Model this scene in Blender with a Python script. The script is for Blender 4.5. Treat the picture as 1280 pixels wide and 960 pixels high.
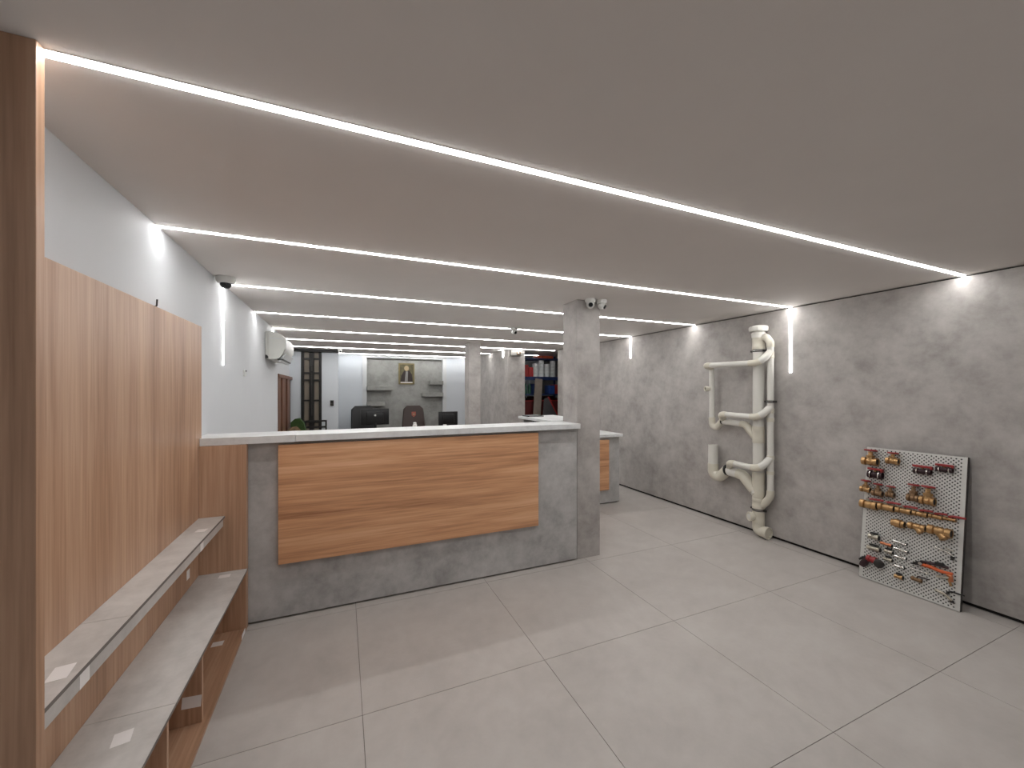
import bpy, bmesh, math, random
from mathutils import Vector, Matrix

for o in list(bpy.data.objects):
    bpy.data.objects.remove(o, do_unlink=True)
SC = bpy.context.scene
COL = SC.collection
R = math.radians
random.seed(7)

# ------------------------------------------------------------------ camera, world, exposure
YAW, FPX, HOR = 23.2, 494.0, 487.0
cam = bpy.data.cameras.new('camera')
cam.sensor_width = 36.0
cam.lens = FPX / 1280 * 36.0
cam.shift_y = (HOR - 480.0) / 1280.0
cam.clip_start = 0.02
camo = bpy.data.objects.new('camera', cam)
COL.objects.link(camo)
camo.location = (0, 0, 1.6)
camo.rotation_euler = (R(90), 0, R(-YAW))
SC.camera = camo

SC.view_settings.view_transform = 'Standard'
SC.view_settings.look = 'None'
SC.view_settings.gamma = 1.0
SC.view_settings.use_curve_mapping = False
SC.view_settings.exposure = 1.1
w = bpy.data.worlds.new('world')
SC.world = w
w.use_nodes = True
w.node_tree.nodes['Background'].inputs[0].default_value = (0.6, 0.62, 0.65, 1)
w.node_tree.nodes['Background'].inputs[1].default_value = 0.05

STRIP_POWER = 19.5        # emission of the linear LED diffusers
H = 2.45                  # ceiling height

# ------------------------------------------------------------------ materials
MATS = {}
def s2l(r, g, b):
    def f(c):
        c /= 255.0
        return c / 12.92 if c <= 0.04045 else ((c + 0.055) / 1.055) ** 2.4
    return (f(r), f(g), f(b), 1.0)

def base_mat(name, rough=0.5, metal=0.0, spec=0.5):
    m = bpy.data.materials.new(name)
    m.use_nodes = True
    nt = m.node_tree
    b = nt.nodes['Principled BSDF']
    b.inputs['Roughness'].default_value = rough
    b.inputs['Metallic'].default_value = metal
    b.inputs['Specular IOR Level'].default_value = spec
    MATS[name] = m
    return m, nt, b

def plain(name, col, rough=0.5, metal=0.0, var=0.06, scale=12.0, bump=0.0, spec=0.5):
    """one colour with a faint procedural mottling"""
    m, nt, b = base_mat(name, rough, metal, spec)
    N = nt.nodes; L = nt.links
    g = N.new('ShaderNodeNewGeometry')
    n = N.new('ShaderNodeTexNoise'); n.inputs['Scale'].default_value = scale; n.inputs['Detail'].default_value = 4
    L.new(g.outputs['Position'], n.inputs['Vector'])
    r = N.new('ShaderNodeValToRGB')
    c = col
    r.color_ramp.elements[0].position = 0.3; r.color_ramp.elements[1].position = 0.7
    r.color_ramp.elements[0].color = (c[0]*(1-var), c[1]*(1-var), c[2]*(1-var), 1)
    r.color_ramp.elements[1].color = (min(1, c[0]*(1+var)), min(1, c[1]*(1+var)), min(1, c[2]*(1+var)), 1)
    L.new(n.outputs['Fac'], r.inputs['Fac']); L.new(r.outputs['Color'], b.inputs['Base Color'])
    if bump:
        bp = N.new('ShaderNodeBump'); bp.inputs['Strength'].default_value = bump; bp.inputs['Distance'].default_value = 0.002
        L.new(n.outputs['Fac'], bp.inputs['Height']); L.new(bp.outputs['Normal'], b.inputs['Normal'])
    return m

def wood(name, axis, c0, c1, c2, rough=0.42):
    m, nt, b = base_mat(name, rough)
    N = nt.nodes; L = nt.links
    g = N.new('ShaderNodeNewGeometry')
    def mp(sc):
        k = N.new('ShaderNodeMapping')
        s = [sc[0]]*3; s[axis] = sc[1]
        k.inputs['Scale'].default_value = s
        L.new(g.outputs['Position'], k.inputs['Vector'])
        return k
    def noise(k, scale, det, rough_=0.55, dist=0.0):
        n = N.new('ShaderNodeTexNoise'); n.inputs['Scale'].default_value = scale
        n.inputs['Detail'].default_value = det; n.inputs['Roughness'].default_value = rough_
        n.inputs['Distortion'].default_value = dist
        L.new(k.outputs[0], n.inputs['Vector']); return n
    a = noise(mp((9.0, 0.55)), 1.0, 5, 0.6, 0.4)
    f = noise(mp((85.0, 2.2)), 1.0, 3)
    big = noise(mp((3.2, 0.25)), 1.0, 2)
    def mth(op, x, y):
        q = N.new('ShaderNodeMath'); q.operation = op
        for i, t in enumerate((x, y)):
            if isinstance(t, (int, float)): q.inputs[i].default_value = t
            else: L.new(t, q.inputs[i])
        return q.outputs[0]
    v = mth('ADD', mth('MULTIPLY', a.outputs['Fac'], 0.52), mth('MULTIPLY', f.outputs['Fac'], 0.24))
    v = mth('ADD', v, mth('MULTIPLY', big.outputs['Fac'], 0.24))
    r = N.new('ShaderNodeValToRGB')
    e = r.color_ramp.elements
    e[0].position = 0.36; e[0].color = c0
    e[1].position = 0.64; e[1].color = c2
    k = e.new(0.5); k.color = c1
    L.new(v, r.inputs['Fac']); L.new(r.outputs['Color'], b.inputs['Base Color'])
    bp = N.new('ShaderNodeBump'); bp.inputs['Strength'].default_value = 0.12; bp.inputs['Distance'].default_value = 0.001
    L.new(f.outputs['Fac'], bp.inputs['Height']); L.new(bp.outputs['Normal'], b.inputs['Normal'])
    return m

def cement(name, c0, c1, c2, rough=0.6, sc=1.0, spec=0.4):
    m, nt, b = base_mat(name, rough, 0, spec)
    N = nt.nodes; L = nt.links
    g = N.new('ShaderNodeNewGeometry')
    def noise(scale, det, r_=0.6, dist=0.0):
        n = N.new('ShaderNodeTexNoise'); n.inputs['Scale'].default_value = scale*sc
        n.inputs['Detail'].default_value = det; n.inputs['Roughness'].default_value = r_; n.inputs['Distortion'].default_value = dist
        L.new(g.outputs['Position'], n.inputs['Vector']); return n.outputs['Fac']
    def mth(op, x, y):
        q = N.new('ShaderNodeMath'); q.operation = op
        for i, t in enumerate((x, y)):
            if isinstance(t, (int, float)): q.inputs[i].default_value = t
            else: L.new(t, q.inputs[i])
        return q.outputs[0]
    v = mth('ADD', mth('MULTIPLY', noise(4.2, 8, 0.66, 0.12), 0.6), mth('MULTIPLY', noise(1.1, 3), 0.22))
    v = mth('ADD', v, mth('MULTIPLY', noise(17.0, 6, 0.65), 0.18))
    r = N.new('ShaderNodeValToRGB'); e = r.color_ramp.elements
    e[0].position = 0.36; e[0].color = c0
    e[1].position = 0.66; e[1].color = c2
    k = e.new(0.5); k.color = c1
    L.new(v, r.inputs['Fac']); L.new(r.outputs['Color'], b.inputs['Base Color'])
    bp = N.new('ShaderNodeBump'); bp.inputs['Strength'].default_value = 0.08; bp.inputs['Distance'].default_value = 0.002
    L.new(v, bp.inputs['Height']); L.new(bp.outputs['Normal'], b.inputs['Normal'])
    return m

def emit(name, col, strength):
    m = bpy.data.materials.new(name); m.use_nodes = True
    nt = m.node_tree; nt.nodes.clear()
    o = nt.nodes.new('ShaderNodeOutputMaterial'); e = nt.nodes.new('ShaderNodeEmission')
    e.inputs[0].default_value = (*col, 1); e.inputs[1].default_value = strength
    nt.links.new(e.outputs[0], o.inputs[0]); MATS[name] = m
    return m

emit('led_wall', (1.0, 0.995, 0.985), STRIP_POWER*0.5)
emit('led', (1.0, 0.995, 0.985), STRIP_POWER)
plain('ceiling_paint', s2l(222, 217, 213), 0.8, var=0.015, scale=3, spec=0.2)
plain('white_paint', s2l(207, 209, 212), 0.6, var=0.012, scale=3, spec=0.3)
plain('store_paint', s2l(96, 94, 92), 0.8)
plain('rear_white', s2l(206, 211, 216), 0.45, var=0.012, scale=3)
cement('microcement', s2l(148, 143, 139), s2l(172, 167, 163), s2l(190, 186, 182), 0.6, 1.0)
cement('counter_cement', s2l(148, 146, 144), s2l(176, 174, 172), s2l(198, 196, 194), 0.5, 1.1)
cement('niche_cement', s2l(132, 132, 128), s2l(152, 152, 148), s2l(168, 168, 164), 0.6, 1.0)
cement('floor_tile', s2l(172, 166, 161), s2l(180, 174, 169), s2l(188, 183, 178), 0.42, 0.8, spec=0.35)
cement('slab_tile', s2l(196, 197, 197), s2l(216, 217, 217), s2l(230, 231, 231), 0.3, 1.6)
cement('bench_tile', s2l(176, 172, 168), s2l(196, 192, 188), s2l(214, 210, 206), 0.34, 1.2)
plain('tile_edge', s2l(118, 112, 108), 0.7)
plain('grout', s2l(122, 115, 109), 0.9)
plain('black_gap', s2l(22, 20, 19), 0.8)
OAK = (s2l(140, 105, 81), s2l(178, 141, 114), s2l(203, 168, 141))
wood('oak_vertical', 2, *OAK)
wood('oak_horizontal', 0, s2l(156, 106, 73), s2l(211, 158, 117), s2l(234, 189, 149))
wood('oak_along', 1, *OAK)
wood('door_wood', 2, s2l(74, 46, 34), s2l(112, 76, 58), s2l(132, 94, 74))
plain('dark_wood', s2l(40, 25, 18), 0.5)
plain('camera_grey', s2l(128, 125, 120), 0.5)
plain('plastic_white', s2l(214, 214, 210), 0.35, var=0.02)
plain('ac_white', s2l(210, 210, 204), 0.35, var=0.02)
plain('pipe_grey_white', s2l(218, 216, 209), 0.28, var=0.02)
plain('pipe_cream', s2l(212, 207, 192), 0.3, var=0.03)
plain('rubber_black', s2l(26, 25, 25), 0.55)
plain('black_plastic', s2l(13, 13, 15), 0.35)
plain('screen_dark', s2l(14, 17, 22), 0.2)
plain('leather_black', s2l(16, 16, 17), 0.4, bump=0.2, scale=60)
plain('leather_brown', s2l(58, 42, 37), 0.4, bump=0.2, scale=60)
plain('emblem_red', s2l(170, 96, 82), 0.5)
plain('brass', s2l(178, 142, 98), 0.36, 0.8, var=0.15, scale=30)
plain('brass_dull', s2l(140, 112, 84), 0.45, 0.7, var=0.2, scale=30)
plain('chrome', s2l(205, 203, 198), 0.2, 0.95)
plain('nickel', s2l(180, 174, 160), 0.3, 0.85)
plain('copper', s2l(200, 128, 92), 0.3, 0.85)
plain('valve_red', s2l(146, 42, 42), 0.4, var=0.1)
plain('valve_dark', s2l(52, 34, 38), 0.35, 0.3)
plain('bore_dark', s2l(34, 26, 20), 0.6)
plain('steel_sheet', s2l(206, 206, 202), 0.4, 0.1, var=0.03)
plain('steel_dark', s2l(70, 68, 66), 0.4, 0.7)
plain('orange_grip', s2l(206, 92, 40), 0.45)
plain('paper', s2l(236, 232, 230), 0.7, var=0.02)
plain('paper_print', s2l(150, 148, 150), 0.7)
plain('black_metal', s2l(18, 16, 15), 0.5)
plain('frosted_pane', s2l(128, 118, 104), 0.4, var=0.12, scale=4)
plain('green_fabric', s2l(52, 78, 34), 0.8, var=0.15, scale=20)
plain('olive_fabric', s2l(112, 92, 66), 0.8, var=0.35, scale=25)
plain('frame_gold', s2l(128, 116, 78), 0.5)
plain('canvas_olive', s2l(92, 86, 62), 0.7, var=0.25, scale=15)
plain('canvas_dark', s2l(48, 38, 36), 0.7, var=0.2, scale=15)
plain('canvas_pale', s2l(172, 152, 120), 0.7, var=0.1, scale=20)
plain('canvas_grey', s2l(132, 130, 128), 0.7)
plain('rack_blue', s2l(28, 44, 84), 0.45)
plain('box_red', s2l(150, 36, 34), 0.6, var=0.1)
plain('box_orange', s2l(196, 84, 50), 0.6, var=0.1)
plain('box_maroon', s2l(84, 18, 18), 0.6, var=0.1)
plain('roll_white', s2l(214, 216, 216), 0.5, var=0.05)
plain('box_blue', s2l(36, 66, 128), 0.5, var=0.1)
plain('bottle_green', s2l(42, 84, 66), 0.4, var=0.1)
plain('plank_grey', s2l(126, 116, 106), 0.6, var=0.1)
plain('slate', s2l(66, 64, 66), 0.5)
plain('desk_wood', s2l(96, 74, 60), 0.45, var=0.1)
plain('trim_grey', s2l(206, 208, 209), 0.5, var=0.02)
plain('ceramic', s2l(228, 228, 224), 0.3, var=0.02)

# ------------------------------------------------------------------ mesh helpers
WL = {}          # world location of every empty / part frame (axis aligned ones)

class MB:
    def __init__(self):
        self.v = []; self.f = []
    def add(self, vs, fs):
        n = len(self.v)
        self.v += [tuple(p) for p in vs]
        self.f += [tuple(i + n for i in q) for q in fs]
        return self
    def box(self, lo, hi):
        x0, y0, z0 = lo; x1, y1, z1 = hi
        return self.add([(x0,y0,z0),(x1,y0,z0),(x1,y1,z0),(x0,y1,z0),(x0,y0,z1),(x1,y0,z1),(x1,y1,z1),(x0,y1,z1)],
                        [(3,2,1,0),(4,5,6,7),(0,1,5,4),(1,2,6,5),(2,3,7,6),(3,0,4,7)])
    def bbox(self, lo, hi, bev, seg=2):
        bm = bmesh.new()
        vs = [bm.verts.new(p) for p in MB().box(lo, hi).v]
        for q in MB().box(lo, hi).f: bm.faces.new([vs[i] for i in q])
        bmesh.ops.bevel(bm, geom=bm.edges[:], offset=bev, segments=seg, affect='EDGES', profile=0.5)
        bm.verts.index_update()
        self.add([tuple(v.co) for v in bm.verts], [tuple(v.index for v in f.verts) for f in bm.faces])
        bm.free(); return self
    def obox(self, c, size, M, bev=0.0):
        t = MB()
        s = [k/2 for k in size]
        if bev: t.bbox((-s[0],-s[1],-s[2]), (s[0],s[1],s[2]), bev)
        else: t.box((-s[0],-s[1],-s[2]), (s[0],s[1],s[2]))
        return self.add([tuple(Vector(c) + M @ Vector(p)) for p in t.v], t.f)
    def lathe(self, prof, o=(0,0,0), axis=(0,0,1), seg=20, closed=False):
        a = Vector(axis).normalized(); o = Vector(o)
        up = Vector((0,0,1)) if abs(a.z) < 0.9 else Vector((1,0,0))
        x = up.cross(a).normalized(); y = a.cross(x)
        vs = []; fs = []
        for (t, r) in prof:
            for k in range(seg):
                an = 2*math.pi*k/seg
                vs.append(o + a*t + (x*math.cos(an) + y*math.sin(an))*max(r, 0.0))
        n = len(prof)
        for i in range(n-1):
            for k in range(seg):
                k2 = (k+1) % seg
                fs.append((i*seg+k, i*seg+k2, (i+1)*seg+k2, (i+1)*seg+k))
        if closed:
            for k in range(seg):
                k2 = (k+1) % seg
                fs.append(((n-1)*seg+k, (n-1)*seg+k2, k2, k))
        else:
            fs.append(tuple(reversed(range(seg)))); fs.append(tuple((n-1)*seg+k for k in range(seg)))
        return self.add(vs, fs)
    def tube(self, pts, r, seg=16, caps=True):
        P = [Vector(p) for p in pts]; n = len(P)
        rr = r if isinstance(r, (list, tuple)) else [r]*n
        T = []
        for i in range(n):
            d = (P[min(i+1, n-1)] - P[max(i-1, 0)])
            T.append(d.normalized())
        up = Vector((0,0,1)) if abs(T[0].z) < 0.9 else Vector((1,0,0))
        x = up.cross(T[0]).normalized()
        vs = []; fs = []
        for i in range(n):
            x = (x - T[i]*x.dot(T[i])).normalized(); y = T[i].cross(x)
            for k in range(seg):
                an = 2*math.pi*k/seg
                vs.append(P[i] + (x*math.cos(an) + y*math.sin(an))*rr[i])
        for i in range(n-1):
            for k in range(seg):
                k2 = (k+1) % seg
                fs.append((i*seg+k, i*seg+k2, (i+1)*seg+k2, (i+1)*seg+k))
        if caps:
            fs.append(tuple(reversed(range(seg)))); fs.append(tuple((n-1)*seg+k for k in range(seg)))
        return self.add(vs, fs)
    def prism(self, poly, axis, a, b):
        """poly in the two remaining axes, extruded along axis from a to b"""
        n = len(poly)
        def p3(q, t):
            l = list(q); l.insert(axis, t); return tuple(l)
        vs = [p3(q, a) for q in poly] + [p3(q, b) for q in poly]
        fs = [tuple(reversed(range(n))), tuple(range(n, 2*n))]
        for i in range(n):
            j = (i+1) % n
            fs.append((i, j, n+j, n+i))
        return self.add(vs, fs)
    def ring(self, o, axis, R_, r_, seg=28, sub=10):
        """torus"""
        prof = [(r_*math.sin(2*math.pi*k/sub), R_ + r_*math.cos(2*math.pi*k/sub)) for k in range(sub)]
        return self.lathe(prof, o, axis, seg, closed=True)
    def mesh(self, name, off=(0,0,0), smooth=True, angle=35):
        me = bpy.data.meshes.new(name)
        me.from_pydata([(x-off[0], y-off[1], z-off[2]) for x, y, z in self.v], [], self.f)
        bm = bmesh.new(); bm.from_mesh(me)
        bmesh.ops.recalc_face_normals(bm, faces=bm.faces[:])
        bm.to_mesh(me); bm.free()
        if smooth:
            me.polygons.foreach_set('use_smooth', [True]*len(me.polygons))
            me.set_sharp_from_angle(angle=R(angle))
        me.update()
        return me
    def build(self, name, mat, parent=None, loc=None, smooth=True, angle=35):
        """verts in world (axis-aligned) coordinates; the object sits at loc or in its parent's frame"""
        if parent is not None:
            off = WL.get(parent.name, (0,0,0))
        else:
            off = loc or (0,0,0)
        me = self.mesh(name, off, smooth, angle)
        me.materials.append(MATS[mat])
        o = bpy.data.objects.new(name, me)
        COL.objects.link(o)
        if parent is not None: o.parent = parent
        else: o.location = off
        WL[o.name] = off
        return o

def tag(o, label, cat, group=None):
    o['label'] = label; o['category'] = cat
    if group: o['group'] = group
    return o
def struct(o):
    o['kind'] = 'structure'; return o
def thing(name, label, cat, loc=(0,0,0), group=None, local=False):
    o = bpy.data.objects.new(name, None)
    COL.objects.link(o); o.location = loc; o.empty_display_size = 0.1
    WL[o.name] = (0,0,0) if local else tuple(loc)
    return tag(o, label, cat, group)
def dup(root, label=None):
    r = root.copy(); COL.objects.link(r)
    if label: r['label'] = label
    for ch in list(root.children):
        c = ch.copy(); COL.objects.link(c); c.parent = r
        for g in list(ch.children):
            d = g.copy(); COL.objects.link(d); d.parent = c
    return r
def rounded(pts, rad, n=6):
    """polyline with circular-ish bends"""
    P = [Vector(p) for p in pts]; out = [P[0]]
    for i in range(1, len(P)-1):
        a, b, c = P[i-1], P[i], P[i+1]
        d1 = (a-b); d2 = (c-b)
        t = min(rad, d1.length*0.49, d2.length*0.49)
        p0 = b + d1.normalized()*t; p2 = b + d2.normalized()*t
        for k in range(n+1):
            s = k/n
            out.append(p0*(1-s)**2 + b*2*s*(1-s) + p2*s*s)
    out.append(P[-1]); return out
def B(lo, hi, bev=0.0):
    return MB().bbox(lo, hi, bev) if bev else MB().box(lo, hi)

# ------------------------------------------------------------------ room shell
XL, XR, YF = -0.885, 4.25, -2.6
fl = struct(B((-1.12, YF, -0.06), (5.4, 10.45, -0.004)).build('floor', 'grout', smooth=False))
xs = [-1.12] + [0.09 + 1.008*k for k in range(-1, 6) if -1.12 < 0.09 + 1.008*k < 5.4] + [5.4]
ys = [YF] + [1.105 + 0.968*k for k in range(-3, 2)] + [3.10 + 1.0*k for k in range(8)] + [10.45]
tile_cache = {}
for i in range(len(xs)-1):
    for j in range(len(ys)-1):
        x0, x1, y0, y1 = xs[i], xs[i+1], ys[j], ys[j+1]
        g = 0.0015
        sx, sy = round(x1-x0, 3), round(y1-y0, 3)
        if sx < 0.02 or sy < 0.02: continue
        if (sx, sy) not in tile_cache:
            me = B((g-sx/2, g-sy/2, -0.006), (sx/2-g, sy/2-g, 0.0)).mesh('tile', smooth=False)
            me.materials.append(MATS['floor_tile']); tile_cache[(sx, sy)] = me
        t = bpy.data.objects.new('tile', tile_cache[(sx, sy)])
        COL.objects.link(t); t.parent = fl; t.location = ((x0+x1)/2, (y0+y1)/2, 0)

struct(B((-1.12, YF, H), (5.4, 10.45, H+0.1)).build('ceiling', 'ceiling_paint', smooth=False))
struct(B((-1.12, YF, 0), (XL, 6.76, H)).build('wall_left', 'white_paint', smooth=False))
struct(B((-1.12, 6.76, 0), (-1.02, 9.35, H)).build('wall_rear_left', 'white_paint', smooth=False))
wr = struct(B((4.275, YF, 0), (4.4, 7.42, H)).build('wall_right', 'black_gap', smooth=False))
B((XR, YF, 0.028), (4.28, 7.42, H-0.011), 0.002).build('cement_panel', 'microcement', wr, smooth=False)
struct(B((-1.12, YF-0.1, 0), (4.4, YF, H)).build('wall_front', 'white_paint', smooth=False))
# rear walls
wb = struct(B((-0.09, 10.36, 0), (5.4, 10.45, H)).build('wall_back', 'rear_white', smooth=False))
B((-0.09, 10.25, 0), (0.44, 10.36, H), 0.003).build('white_panel', 'rear_white', wb, smooth=False)
B((2.51, 10.25, 0), (3.2, 10.36, H), 0.003).build('white_panel', 'rear_white', wb, smooth=False)
B((0.54, 10.33, 0), (2.41, 10.36, H-0.07)).build('niche_panel', 'niche_cement', wb, smooth=False)
nf = MB().box((0.44, 10.22, 0), (0.54, 10.36, H)).box((2.41, 10.22, 0), (2.51, 10.36, H)).box((0.54, 10.22, H-0.07), (2.41, 10.36, H))
nf.build('niche_frame', 'trim_grey', wb, smooth=False)
for (x0, x1, z0, z1) in ((0.545, 1.14, 1.58, 1.68), (0.545, 0.95, 1.20, 1.30), (2.06, 2.405, 1.73, 1.83), (1.87, 2.405, 1.42, 1.52)):
    B((x0, 10.12, z0), (x1, 10.33, z1), 0.004).build('niche_shelf', 'niche_cement', wb, smooth=False)
wp = struct(B((-1.02, 9.35, 0), (-0.80, 9.45, H)).build('wall_rear_partition', 'rear_white', smooth=False))
B((-0.41, 9.35, 0), (-0.09, 10.36, H)).build('partition_end', 'rear_white', wp, smooth=False)
wblk = struct(B((3.2, 7.7, 0), (3.6, 10.36, H)).build('wall_rear_block', 'microcement', smooth=False))
struct(B((4.4, 7.32, 0), (5.4, 7.42, H)).build('wall_storeroom_front', 'store_paint', smooth=False))
struct(B((5.3, 7.42, 0), (5.4, 10.36, H)).build('wall_storeroom_right', 'store_paint', smooth=False))
# dark beam above the rear iron window
struct(B((-1.01, 9.22, H-0.055), (-0.06, 9.348, H-0.001)).build('trim_1', 'black_metal', smooth=False))
# thin black joint along the foot of the right-hand cladding is the core wall, coloured black so the recess looks dark

# the iron lattice window at the rear
win = struct(B((-0.80, 9.40, 0), (-0.41, 9.43, H)).build('window_1', 'black_metal', smooth=False))
for x0, x1 in ((-0.80, -0.755), (-0.64, -0.565), (-0.455, -0.41)):
    B((x0, 9.33, 0), (x1, 9.40, H-0.056), 0.003).build('mullion', 'black_metal', win, smooth=False)
for z in (0.5, 0.92, 1.37, 1.80, 1.95, 2.25):
    for x0, x1 in ((-0.755, -0.64), (-0.565, -0.455)):
        B((x0, 9.345, z-0.018), (x1, 9.40, z+0.018)).build('glazing_bar', 'black_metal', win, smooth=False)
zz = [0.02, 0.482, 0.518, 0.902, 0.938, 1.352, 1.388, 1.782, 1.818, 1.932, 1.968, 2.232, 2.268, 2.39]
for i in range(0, 14, 2):
    for x0, x1 in ((-0.755, -0.64), (-0.565, -0.455)):
        B((x0+0.012, 9.385, zz[i]), (x1-0.012, 9.40, zz[i+1])).build('pane', 'frosted_pane', win, smooth=False)
MB().tube([(-0.60, 9.31, 1.05), (-0.60, 9.31, 1.95)], 0.012, 10).lathe([(0, .02), (.1, .02)], (-0.60, 9.31, 2.0), seg=10).build('espagnolette', 'steel_dark', win)

# wooden slatted door in the rear left wall
dr = struct(B((-1.02, 7.45, 0), (-0.995, 9.34, 1.86)).build('door_1', 'dark_wood', smooth=False))
for y0, y1 in ((7.47, 7.72), (7.95, 8.35), (8.62, 8.98)):
    B((-0.997, y0, 0.03), (-0.965, y1, 1.80), 0.005).build('plank', 'door_wood', dr, smooth=False)
B((-1.0, 7.45, 1.80), (-0.955, 9.34, 1.86), 0.004).build('door_head', 'door_wood', dr, smooth=False)

# ------------------------------------------------------------------ column, counter, bench
cl = struct(B((2.03, 3.18, 0.0), (2.287, 3.437, H)).build('pillar_counter', 'microcement', smooth=False))
struct(B((2.09, 6.85, 0), (2.31, 7.10, H)).build('pillar_rear', 'microcement', smooth=False))

ct = thing('reception_counter', 'long grey cement reception counter with a floating oak front panel', 'counter', (0.6, 3.3, 0))
B((XL+0.002, 3.17, 0.014), (2.021, 3.40, 1.236), 0.002).build('body', 'counter_cement', ct, smooth=False)
B((XL+0.002, 3.20, 0.0), (2.021, 3.38, 0.014)).build('plinth', 'black_gap', ct, smooth=False)
B((-0.408, 3.134, 0.392), (1.600, 3.168, 1.217), 0.002).build('front_panel', 'oak_horizontal', ct, smooth=False)

ctop = thing('countertop', 'pale grey stone-look countertop on the long reception counter', 'countertop', (0.6, 3.3, 1.237))
MB().prism([(-0.842, 3.115), (-0.3015, 3.115), (-0.3015, 3.43), (XL+0.001, 3.43), (XL+0.001, 3.169), (-0.842, 3.169)], 2, 1.237, 1.285).build('slab', 'slab_tile', ctop, smooth=False)
B((-0.3005, 3.115, 1.237), (2.0265, 3.43, 1.285), 0.003).build('slab', 'slab_tile', ctop, smooth=False)
rt = thing('return_counter', 'short counter wing running back from the square cement pillar', 'counter', (2.1, 3.85, 0))
B((2.06, 3.445, 0), (2.34, 4.20, 1.261), 0.002).build('body', 'counter_cement', rt, smooth=False)
B((1.93, 3.445, 0.70), (2.045, 4.16, 0.72)).build('inner_shelf', 'black_plastic', rt, smooth=False)
B((2.046, 3.445, 0.02), (2.06, 4.16, 1.261)).build('inner_shade_panel', 'black_plastic', rt, smooth=False)  # black colour stands in for the shade on the wing's inner face
B((1.93, 4.16, 0), (2.06, 4.19, 1.261)).build('end_panel', 'counter_cement', rt, smooth=False)
B((1.90, 3.44, 1.262), (2.37, 4.25, 1.290), 0.002).build('top_slab', 'slab_tile', rt, smooth=False)

c2 = thing('service_counter', 'low grey service counter with oak front standing behind the square pillar', 'counter', (3.1, 4.8, 0))
B((2.45, 4.57, 0.015), (3.62, 5.15, 0.935), 0.002).build('body', 'counter_cement', c2, smooth=False)
B((2.47, 4.60, 0), (3.60, 5.13, 0.015)).build('plinth', 'black_gap', c2, smooth=False)
B((2.55, 4.535, 0.20), (3.42, 4.568, 0.90), 0.002).build('front_panel', 'oak_horizontal', c2, smooth=False)
B((2.43, 4.52, 0.936), (3.65, 5.18, 0.975), 0.003).build('top_slab', 'slab_tile', c2, smooth=False)

# tall end panel next to the camera
tag(B((XL+0.001, 1.335, 0), (-0.683, 1.366, H-0.001), 0.0015).build('end_panel', 'oak_vertical', loc=(-0.78, 1.35, 0), smooth=False),
    'tall floor-to-ceiling oak end panel closing off the display bench', 'panel')

# display bench on the left wall
bn = thing('display_bench', 'built-in oak display bench with two stepped grey stone-look ledges', 'bench', (-0.72, 2.2, 0))
B((XL+0.001, 1.368, 0), (-0.845, 3.165, 2.01), 0.0015).build('back_panel', 'oak_vertical', bn, smooth=False)
B((-0.844, 3.105, 0), (-0.588, 3.165, 1.235), 0.0015).build('side_panel', 'oak_vertical', bn, smooth=False)
up = B((-0.844, 1.368, 0.712), (-0.714, 3.103, 0.760), 0.001).build('upper_ledge', 'bench_tile', bn, smooth=False)
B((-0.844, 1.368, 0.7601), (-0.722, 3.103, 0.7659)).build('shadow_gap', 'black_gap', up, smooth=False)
for y0, y1 in ((1.368, 1.8665), (1.8685, 3.103)):
    B((-0.844, y0, 0.766), (-0.706, y1, 0.778)).build('slab', 'bench_tile', up, smooth=False)
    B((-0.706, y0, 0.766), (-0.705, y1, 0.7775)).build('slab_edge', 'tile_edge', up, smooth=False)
lo = B((-0.844, 1.368, 0.385), (-0.60, 3.103, 0.400)).build('lower_ledge', 'oak_along', bn, smooth=False)
for y0, y1 in ((1.368, 1.876), (1.878, 3.103)):
    B((-0.844, y0, 0.401), (-0.580, y1, 0.413)).build('slab', 'bench_tile', lo, smooth=False)
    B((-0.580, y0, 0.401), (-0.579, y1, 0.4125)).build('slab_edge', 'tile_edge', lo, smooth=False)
B((-0.844, 1.368, 0.0), (-0.589, 3.103, 0.018), 0.001).build('base_board', 'oak_along', bn, smooth=False)
for y in (1.45, 1.90, 2.31):
    B((-0.844, y, 0.019), (-0.615, y+0.018, 0.384)).build('divider', 'oak_vertical', bn, smooth=False)

GT = 'white paper labels stuck on the display bench'
def label_tag(c, size, nrm, lab, rz=0.0):
    m = MB()
    s = size
    if nrm == 'z': m.obox(c, (s[0], s[1], 0.0008), Matrix.Rotation(rz, 3, 'Z'))
    elif nrm == 'x': m.obox(c, (0.0008, s[0], s[1]), Matrix.Rotation(rz, 3, 'X'))
    else: m.obox(c, (s[0], 0.0008, s[1]), Matrix.Rotation(rz, 3, 'Y'))
    o = thing('paper_label', lab, 'label', c, GT)
    m.build('sheet', 'paper', o, smooth=False)
    return o
label_tag((-0.752, 1.57, 0.7785), (0.045, 0.075), 'z', 'white paper label flat on the upper ledge near tall end panel', 0.15)
label_tag((-0.757, 2.83, 0.7785), (0.05, 0.055), 'z', 'white paper label on the upper ledge near its counter end', -0.1)
label_tag((-0.7135, 1.60, 0.737), (0.05, 0.05), 'x', 'white paper label on the front edge of upper ledge, near tall end panel')
label_tag((-0.7135, 2.68, 0.735), (0.05, 0.045), 'x', 'white paper label on the front edge of upper ledge, towards the counter')
label_tag((-0.690, 1.76, 0.4135), (0.05, 0.065), 'z', 'white paper label on the lower ledge near tall end panel', 0.2)
label_tag((-0.690, 3.03, 0.4135), (0.06, 0.045), 'z', 'white paper label on the lower ledge beside the counter', 0.05)
label_tag((-0.8445, 2.92, 0.50), (0.05, 0.055), 'x', 'white paper label on oak back between the two ledges')
label_tag((-0.715, 2.98, 0.0185), (0.06, 0.05), 'z', 'white paper label on the bottom board under the lower ledge')
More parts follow.
